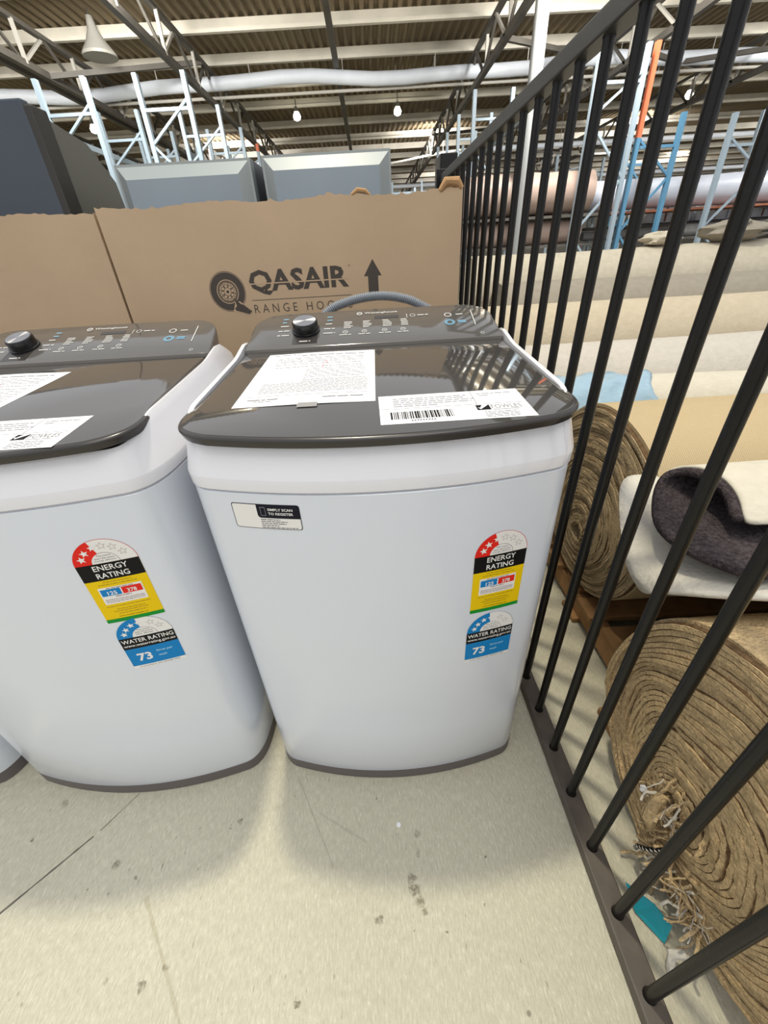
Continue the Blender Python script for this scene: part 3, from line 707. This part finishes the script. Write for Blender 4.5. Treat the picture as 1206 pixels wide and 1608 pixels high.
b = MB(); b.box(.285, .325, -.028, .06, .02, 1.57, M_carbedge); bevel(b.build('edge_trim', t, smooth=0), .006)

# ------------------------------------------------------------------ washing machines
def front_y(x): return .485 + .6 * x * x
def outline():
    """half plan from front centre to back centre, then mirrored; returns points and outward normals (counter-clockwise)"""
    P = []
    for i in range(15): x = .252 * i / 14; P.append((x, front_y(x)))
    # corner: bezier from (.252, .523) to (.2975,.63)
    p0 = Vector((.252, front_y(.252))); p1 = Vector((.284, .533)); p2 = Vector((.2975, .565)); p3 = Vector((.2985, .635))
    for i in range(1, 13):
        t = i / 12; q = p0 * (1 - t) ** 3 + p1 * 3 * t * (1 - t) ** 2 + p2 * 3 * t * t * (1 - t) + p3 * t ** 3; P.append((q.x, q.y))
    for i in range(1, 15): P.append((.2985, .635 + (1.03 - .635) * i / 14))
    for i in range(1, 9): a = pi / 2 * i / 8; P.append((.2385 + .06 * math.cos(a), 1.03 + .06 * math.sin(a)))
    P.append((.12, 1.09)); P.append((0, 1.09))
    L = [(-x, y) for x, y in reversed(P[1:-1])]
    A = P + L
    nrm = []
    for i in range(len(A)):
        a = Vector(A[i - 1]); c = Vector(A[(i + 1) % len(A)]); d = (c - a).normalized(); nrm.append(Vector((d.y, -d.x)))
    return A, nrm
OUT, ONR = outline()
def ring(off, z): return [(p[0] + n.x * off, p[1] + n.y * off, z(p[1], p[0]) if callable(z) else z) for p, n in zip(OUT, ONR)]
def ss(a, b, x): t = min(1, max(0, (x - a) / (b - a))); return t * t * (3 - 2 * t)
def lid_z(y): return .886 + .062 * (y - .487)
def rim_z(y, x=0):
    z = .868 + (lid_z(y) + .004 - .868) * ss(.52, .62, y)
    z += .010 * ss(.86, .96, y) - .04 * ss(.955, 1.06, y); return z
def con_z(y): return .918 + .35 * (y - .92)
def washer(root, energy_dz=0.0, water_dz=0.0, detail=True, scan=False):
    g = lambda nm, b, sm=35: b.build(nm, root, smooth=sm)
    b = MB(); b.loft([ring(-.004, 0), ring(.0005, .003), ring(.0005, .036), ring(-.004, .0365)], M_base); g('plinth', b)
    b = MB(); b.loft([ring(-.003, .030), ring(0, .0365), ring(0, .2), ring(0, .4), ring(0, .6), ring(0, .7985), ring(-.0015, .800), ring(-.004, .800)], M_white); g('cabinet', b, 30)
    b = MB()
    b.loft([ring(-.004, .796), ring(-.004, .8025), ring(.0, .803), ring(.002, .805), ring(.003, .823), ring(.0025, .8245),
            ring(-.0085, lambda y, x: .8245 + (rim_z(y) - .8245) * .8), ring(-.011, lambda y, x: rim_z(y) - .003), ring(-.0125, lambda y, x: rim_z(y)),
            ring(-.0155, lambda y, x: rim_z(y)), ring(-.0185, lambda y, x: rim_z(y) - .002), ring(-.020, lambda y, x: rim_z(y) - .03)], M_collar)
    g('top_collar', b, 40)
    # lid plan
    LP = []
    fr = lambda x: .4795 + .6 * x * x * .95
    for i in range(15): x = .235 * i / 14; LP.append((x, fr(x)))
    p0 = Vector((.235, fr(.235))); p1 = Vector((.272, .527)); p2 = Vector((.293, .548)); p3 = Vector((.2865, .60)); p4 = (.2775, .66)
    for i in range(1, 13): t = i / 12; q = p0 * (1 - t) ** 3 + p1 * 3 * t * (1 - t) ** 2 + p2 * 3 * t * t * (1 - t) + p3 * t ** 3; LP.append((q.x, q.y))
    for x, y in ((.2815, .63), (.279, .66), (.278, .70), (.277, .76), (.276, .82), (.275, .88), (.2745, .915), (.27, .9195), (.2, .9195), (.1, .9195), (0, .9195)): LP.append((x, y))
    A = LP + [(-x, y) for x, y in reversed(LP[1:-1])]; cc = Vector((0, .72))
    def lr(off, dz):
        r_ = []
        for i in range(len(A)):
            d = (Vector(A[(i + 1) % len(A)]) - Vector(A[i - 1])).normalized(); q = Vector(A[i]) + Vector((d.y, -d.x)) * off; r_.append((q.x, q.y, lid_z(q.y) + dz))
        return r_
    lid = MB(); lid.loft([lr(-.014, -.017), lr(-.004, -.0145), lr(0, -.005), lr(0, -.003), lr(-.002, -.0005), lr(-.006, .0)], M_dark); lo = g('lid', lid, 50)
    gl = MB(); gl.loft([lr(-.006, -.002), lr(-.006, .0004), lr(-.007, .0008)], M_lidglass); o = gl.build('lid_glass', lo, smooth=30)
    # console
    CP = []
    hw, y0, y1, r = .2765, .921, 1.068, .062
    pts = [(0, y0), (.1, y0), (.2, y0), (hw, y0), (hw - .001, .96), (hw - .004, y1 - r)]
    for i in range(1, 9): a = pi / 2 * i / 8; pts.append((hw - .004 - r + r * math.cos(a), y1 - r + r * math.sin(a)))
    pts += [(.1, y1 + .002), (0, y1 + .003)]
    CA = pts + [(-x, y) for x, y in reversed(pts[1:-1])]
    def cr(off, dz, zz=None):
        r_ = []
        for i in range(len(CA)):
            d = (Vector(CA[(i + 1) % len(CA)]) - Vector(CA[i - 1])).normalized(); q = Vector(CA[i]) + Vector((d.y, -d.x)) * off
            r_.append((q.x, q.y, con_z(q.y) + dz if zz is None else zz))
        return r_
    b = MB(); b.loft([cr(-.004, 0, .885), cr(0, -.006), cr(-.0015, -.0015), cr(-.005, 0)], M_console); co = g('control_console', b, 50)
    b = MB(); b.box(-.272, .272, .9195, .9225, .905, con_z(.922) + .0008, M_lip); b.build('hinge_strip', co, smooth=0)
    # printing on the console
    bd = Board()
    bd.text('Westinghouse', -.018, 1.043, .058, 1.052, M_print, 1, .01); bd.arc(-.030, 1.0475, .0045, .0065, 0, 360, M_print, 1, 20)
    bd.text('W', -.0335, 1.045, -.0265, 1.050, M_print, 1)
    rl = random.Random(3)
    for k, xx in enumerate([-.062, -.020, .025, .066]):
        for q in range(5): bd.rect(xx - .004 + rl.uniform(0, .002), 1.012 - q * .006, xx + .010 + rl.uniform(0, .008), 1.0145 - q * .006, M_print, 1)
        bd.arc(xx, .972, .0045, .0058, 0, 360, M_print, 1, 16); bd.rect(xx - .002, .9715, xx + .002, .9735, M_print, 1)
        bd.dashes(xx - .013, xx + .013, .960, .0025, M_print, 1, rl)
    bd.rect(.004, 1.022, .060, 1.034, M_dark, 0); bd.rect(.078, 1.018, .0792, 1.035, M_print, 1)
    bd.arc(.092, 1.027, .005, .0062, 0, 360, M_print, 1, 16); bd.dashes(.103, .128, 1.0255, .003, M_print, 1, rl)
    bd.arc(.172, 1.020, .0065, .0085, 0, 360, M_print, 1, 20); bd.dashes(.190, .207, 1.0185, .003, M_print, 1, rl)
    bd.arc(.172, .988, .0065, .0085, 0, 360, M_blueprint, 1, 20); bd.arc(.172, .988, .010, .0115, 0, 360, M_blueprint, 1, 20); bd.dashes(.190, .208, .990, .003, M_blueprint, 1, rl); bd.dashes(.190, .208, .984, .003, M_blueprint, 1, rl)
    bd.rect(.2255, .972, .2275, 1.035, M_print, 1)
    bd.arc(.235, .938, .003, .004, 0, 360, M_print, 1, 14)
    for q, (dz, wd, m) in enumerate([(.052, .012, M_blueprint), (.038, .012, M_blueprint), (.022, .018, M_print), (.002, .024, M_print), (-.016, .026, M_print)]):
        bd.dashes(-.200 - wd / 2, -.200 + wd / 2, .99 + dz - .004, .003, m, 1, rl); bd.dashes(-.098 - wd / 2, -.098 + wd / 2, .99 + dz - .004, .003, m, 1, rl)
    bd.arc(-.150, .985, .0285, .0300, 30, 110, M_blueprint, 1, 16)
    bd.rect(-.177, .935, -.123, .985, M_dark, 0); bd.dashes(-.162, -.138, .943, .003, M_print, 1, rl)
    bd.build('panel_printing', lambda x, y, o_: (x, y, con_z(y) + o_ + .0002), co)
    # knob
    k = empty('k'); D.objects.remove(k)
    b = MB(); nrm = Vector((0, -.33, .944)).normalized(); c0 = Vector((-.150, .988, con_z(.988)))
    b.tube([c0, c0 + nrm * .004, c0 + nrm * .005, c0 + nrm * .020, c0 + nrm * .023], [.031, .031, .028, .028, .0265], M_knob, 40); kn = g('knob', b, 40)
    b = MB(); b.tube([c0 + nrm * .0231, c0 + nrm * .0236], [.0245, .0245], M_spun_dial, 40); b.build('knob_face', kn, smooth=30)
    # front stickers
    def on_front(cx, z0): return lambda s, t_, o_: (cx + s, front_y(cx + s) - o_ * .7 - .0002, z0 + t_)
    def energy(cx, zc, nm):
        e = Board(); W = .0445
        e.arc(0, 0, 0, W, 0, 180, M_label, 0, 40); e.rect(-W, -.125, W, 0, M_yellow, 0)
        e.arc(0, 0, .0195, W, 108, 180, M_red, 1, 24); e.arc(0, 0, W - .0006, W, 0, 108, M_red, 1, 30); e.arc(0, 0, .0192, .0198, 0, 108, M_line, 1, 24)
        for q, a in enumerate([163, 136, 108, 84, 58, 30]):
            x, y = .032 * math.cos(math.radians(a)), .032 * math.sin(math.radians(a)) + (.002 if q == 0 else 0)
            if q < 2: e.star(x, y, .0068, M_label, 2, .2)
            elif q == 2: e.star(x, y, .0062, M_label, 2, .1)
            else: e.star(x, y, .0068, M_line, 1, 0, .86)
        for q, tx in enumerate(['The more', 'stars the more', 'energy efficient']): wd = [.010, .014, .0155][q]; e.text(tx, -wd, .0125 - q * .0048, wd, .0158 - q * .0048, M_ink2, 1)
        e.rect(-W, -.033, W, 0, M_black, 1)
        e.text('ENERGY', -.023, -.0140, .026, -.0035, M_label, 2, .012); e.text('RATING', -.023, -.0290, .024, -.0185, M_label, 2, .012)
        e.rect(-W, -.125, W, -.117, M_green, 1)
        e.rect(-.032, -.084, .032, -.048, M_label, 1); 
        e.rect(-.030, -.066, -.001, -.052, M_blue, 2); e.rect(.001, -.066, .030, -.052, M_red, 2)
        e.text('125', -.021, -.0645, -.007, -.0565, M_label, 3, .02); e.text('378', .008, -.0645, .022, -.0565, M_label, 3, .02)
        rl2 = random.Random(5)
        e.dashes(-.02, .02, -.051, .0012, M_line, 2, rl2); e.dashes(-.012, .012, -.0695, .0014, M_line, 2, rl2)
        for q in range(3): e.dashes(-.029, .029, -.0745 - q * .003, .0009, M_line, 2, rl2)
        e.dashes(-.02, .022, -.038, .0011, M_yline, 1, rl2); e.dashes(-.028, .028, -.043, .0011, M_yline, 1, rl2)
        e.dashes(-.033, .033, -.090, .0011, M_yline, 1, rl2); e.dashes(-.02, .024, -.097, .0011, M_yline, 1, rl2); e.dashes(-.026, .026, -.1015, .0011, M_yline, 1, rl2)
        e.dashes(-.02, .022, -.107, .0013, M_yline, 1, rl2); e.text('www.energyrating.gov.au', -.022, -.1145, .022, -.1115, M_black, 1)
        e.build(nm, on_front(cx, zc), root, cut=.006)
    def water(cx, zc, nm):
        e = Board(); W = .0445
        e.arc(0, 0, 0, W, 0, 180, M_label, 0, 40); e.rect(-W, -.080, W, 0, M_label, 0)
        e.arc(0, 0, .020, W, 96, 180, M_blue, 1, 26); e.arc(0, 0, W - .0004, W, 0, 96, M_ink, 1, 30); e.arc(0, 0, .0198, .0204, 0, 96, M_ink, 1, 24)
        for q, a in enumerate([166, 141, 117, 95, 60, 32]):
            x, y = .032 * math.cos(math.radians(a)), .032 * math.sin(math.radians(a)) + (.002 if q == 0 else 0)
            if q < 4: e.star(x, y, .0062 if q < 3 else .005, M_label, 2, .2)
            else: e.star(x, y, .0066, M_ink, 1, 0, .86)
        for q, tx in enumerate(['The more', 'stars the more', 'water efficient']): wd = [.010, .014, .0145][q]; e.text(tx, -wd, .0135 - q * .0048, wd, .0168 - q * .0048, M_ink2, 1)
        e.rect(-W, -.028, W, 0, M_black, 1)
        e.text('WATER RATING', -.042, -.0135, .042, -.0040, M_label, 2, .012); e.text('www.waterrating.gov.au', -.042, -.0245, .042, -.0165, M_label, 2, .01)
        e.rect(-W, -.073, W, -.028, M_blue, 1)
        e.text('73', -.030, -.062, -.006, -.042, M_label, 2, .03); e.text('litres per', .004, -.0475, .031, -.0405, M_sky, 2, .01); e.text('wash', .004, -.058, .018, -.0525, M_sky, 2, .01)
        e.text('In accordance with AS/NZS 6400', -.034, -.078, .034, -.0752, M_black, 1)
        e.build(nm, on_front(cx, zc), root, cut=.006)
    energy(.1835 + (.008 if energy_dz else 0), .666 + energy_dz, 'energy_rating_label'); water(.1815 + (.010 if water_dz else 0), .490 + water_dz, 'water_rating_label')
    if scan:
        e = Board(); W, H = .0515, .0215
        def rr(w_, h_, r, m, l):
            P = []
            for cx, cy, a0 in ((w_ - r, h_ - r, 0), (-w_ + r, h_ - r, 90), (-w_ + r, -h_ + r, 180), (w_ - r, -h_ + r, 270)):
                for i in range(5): a = math.radians(a0 + 90 * i / 4); P.append((cx + r * math.cos(a), cy + r * math.sin(a)))
            e.poly(P, m, l)
        rr(W, H, .004, M_black, 0); rr(W - .0011, H - .0011, .0035, M_label, 1)
        e.poly([(-.013, H - .0006), (-.013, .003), (-.0125, .001), (-.011, -.001), (-.009, -.0018), (W - .0006, -.0018), (W - .0006, H - .004), (W - .002, H - .001), (W - .004, H - .0006)], M_navy, 2)
        e.rect(-.008, .002, .000, .017, M_ink, 3); e.rect(-.0072, .0032, -.0008, .0158, M_navy, 4)
        e.text('SIMPLY SCAN', .0035, .0108, .041, .0152, M_label, 3, .02); e.text('TO REGISTER', .0035, .0038, .041, .0082, M_label, 3, .02)
        rl3 = random.Random(2)
        for q, wd in enumerate([.030, .040, .038, .028, .056]): e.dashes(-.010, -.010 + wd, -.0052 - q * .0035, .0013, M_ink2, 2, rl3)
        e.build('registration_sticker', on_front(-.172, .7625), root, cut=.006)
    return root
M_lidglass = mat('tinted_lid_glass', (72, 70, 68), .06, coat=.5)
M_lip = mat('console_lip', (120, 116, 110), .3)
M_ink2 = mat('dark_grey_ink', (90, 88, 90), .6)
M_sky = mat('pale_blue_lettering', (170, 215, 235), .5)
M_navy = mat('navy_print', (16, 18, 34), .4, spec=.18)
# turned metal dial: brightness varies with angle like a brushed disc (anisotropic)
M_spun_dial = mat('turned_dial', (170, 170, 172), .34, metal=1)
M_spun_dial.node_tree.nodes['Principled BSDF'].inputs['Anisotropic'].default_value = .9
_n = M_spun_dial.node_tree; _t = _n.nodes.new('ShaderNodeTangent'); _t.direction_type = 'RADIAL'; _t.axis = 'Z'; _n.links.new(_t.outputs[0], _n.nodes['Principled BSDF'].inputs['Tangent'])

mc = empty('washing_machine', (0, 0, 0)); tag(mc, 'white top loading washing machine in the centre beside the black fence', 'washing machine', 'row of white washing machines')
washer(mc, scan=True)
ml = empty('washing_machine', (0, 0, 0)); tag(ml, 'white top loading washing machine just left of the centre one', 'washing machine', 'row of white washing machines')
washer(ml, .027, .036)
ml.location = (-.630, 0, 0); ml.rotation_euler = (0, 0, 0)
m3 = copy_tree(ml); m3.location = (-1.262, 0, 0); m3['label'] = 'white washing machine barely showing its lower corner at the left edge'
for m_ in (mc,):
    b = MB(); P = [(-.19, 1.11, .80), (-.17, 1.13, .89), (-.12, 1.16, .955), (-.06, 1.17, .979), (.01, 1.17, .988), (.07, 1.17, .982), (.12, 1.165, .965), (.17, 1.15, .93), (.22, 1.13, .84), (.23, 1.12, .6), (.23, 1.12, .3)]
    pp = []; rs = []
    for i in range(len(P) - 1):
        a = Vector(P[i]); c = Vector(P[i + 1]); n = max(3, int((c - a).length / .0016))
        p_ = Vector(P[max(i - 1, 0)]); nx_ = Vector(P[min(i + 2, len(P) - 1)])
        for q in range(n):
            t = q / n; v = .5 * ((2 * a) + (c - p_) * t + (2 * p_ - 5 * a + 4 * c - nx_) * t * t + (3 * a - p_ - 3 * c + nx_) * t ** 3); pp.append(v); rs.append(.0112 if len(pp) % 3 else .0088)
    b.tube(pp, rs, M_hose, 14); b.build('drain_hose', m_, smooth=60)

# papers on the lids
def sheet_paper(mx, x0, y0, x1, y1, skew, label, kind):
    bd = Board(); rl = random.Random(8)
    W, H = x1 - x0, y1 - y0
    bd.rect(0, 0, W, H, M_paper, 0)
    if kind == 'a4':
        bd.dashes(.06 * W, .3 * W, H * .955, .003, M_ink, 1, rl); bd.dashes(.32 * W, .9 * W, H * .925, .0045, M_ink, 1, rl)
        for f in (.87, .835, .80, .77, .72, .66): bd.dashes(.12 * W, .9 * W, H * f, .0022, M_ink, 1, rl)
        for f in (.62, .59, .56, .53, .50, .47, .44): bd.dashes(.42 * W, .92 * W, H * f, .0018, M_ink, 1, rl)
        for i in range(12): bd.dashes((.12 if i > 2 else .42) * W, .94 * W, H * (.40 - i * .019), .0016, M_ink, 1, rl)
        bd.rect(.06 * W, .145 * H, .94 * W, .148 * H, M_ink, 1); bd.dashes(.08 * W, .30 * W, H * .09, .003, M_ink2, 1, rl); bd.dashes(.13 * W, .26 * W, H * .065, .0022, M_ink, 1, rl)
        bd.dashes(.62 * W, .92 * W, H * .09, .003, M_ink2, 1, rl); bd.arc(.55 * W, .74 * H, .006, .0072, -80, 80, M_pinkink, 2, 12); bd.rect(.548 * W, .62 * H, .553 * W, .70 * H, M_pinkink, 2)
        bd.rect(.46 * W, -.012, .60 * W, .006, M_tape, 1)
    else:
        for f, a in ((.84, .62), (.77, .60), (.70, .66), (.63, .64), (.56, .4)): bd.dashes(.10 * W, a * W, H * f, .0022, M_ink, 1, rl)
        bd.rect(.0, .485 * H, W, .492 * H, M_ink, 1); bd.rect(.66 * W, .49 * H, .664 * W, H, M_ink, 1)
        bd.dashes(.70 * W, .94 * W, H * .86, .002, M_ink, 1, rl); bd.dashes(.71 * W, .78 * W, H * .79, .002, M_ink, 1, rl)
        x = .07 * W
        while x < .48 * W:
            wd = rl.choice([.0006, .0012, .0018, .0026]); bd.rect(x, .14 * H, x + wd, .38 * H, M_black, 1); x += wd + rl.choice([.0007, .0012, .0018])
        for i in range(9): bd.rect((.2 + .018 * i) * W, .07 * H, (.21 + .018 * i) * W, .105 * H, M_ink2, 1)
        bd.rect(.645 * W, .28 * H, .735 * W, .45 * H, M_black, 1); bd.poly([(.652 * W, .36 * H), (.668 * W, .30 * H), (.735 * W, .45 * H), (.69 * W, .45 * H), (.668 * W, .35 * H)], M_paper, 2)
        bd.text('FOWLES', .745 * W, .31 * H, .945 * W, .44 * H, M_ink2, 1, -.01); bd.rect(.75 * W, .27 * H, .92 * W, .282 * H, M_ink, 1)
        for f in (.20, .15, .10, .05): bd.dashes(.68 * W, .90 * W, H * f, .0016, M_ink, 1, rl)
    def fn(s, t_, o_):
        x = x0 + s + skew * t_; y = y0 + t_ - skew * s
        return (mx + x, y, lid_z(y) + .0009 + o_ + (.0012 * math.sin(s * 14) ** 2 if kind == 'a4' else 0))
    o = bd.build('paper_sheet' if kind == 'a4' else 'lot_label', fn, cut=.02, step=.00025)
    return tag(o, label, 'paper' if kind == 'a4' else 'label')
M_tape = mat('clear_tape', (150, 150, 150), .3)
sheet_paper(0, -.220, .603, -.003, .892, .012, 'white printed A4 sheet taped on the centre machine lid', 'a4')
sheet_paper(0, .0025, .512, .2125, .616, -.01, 'white auction lot label with barcode on the centre machine lid', 'lot')
sheet_paper(-.63, -.200, .575, .012, .862, .03, 'white printed sheet on the left machine lid, running out of frame', 'a4')
sheet_paper(-.63, -.008, .502, .202, .606, -.01, 'white lot label with a tick logo on the left machine lid', 'lot')
# white fleck on the floor
b = MB(); b.tube([(-.008, .388, .0005), (-.008, .388, .002)], [.0055, .004], M_paper, 9); tag(b.build('paper_fleck'), 'tiny white fleck on the floor in front of the centre machine', 'fleck')
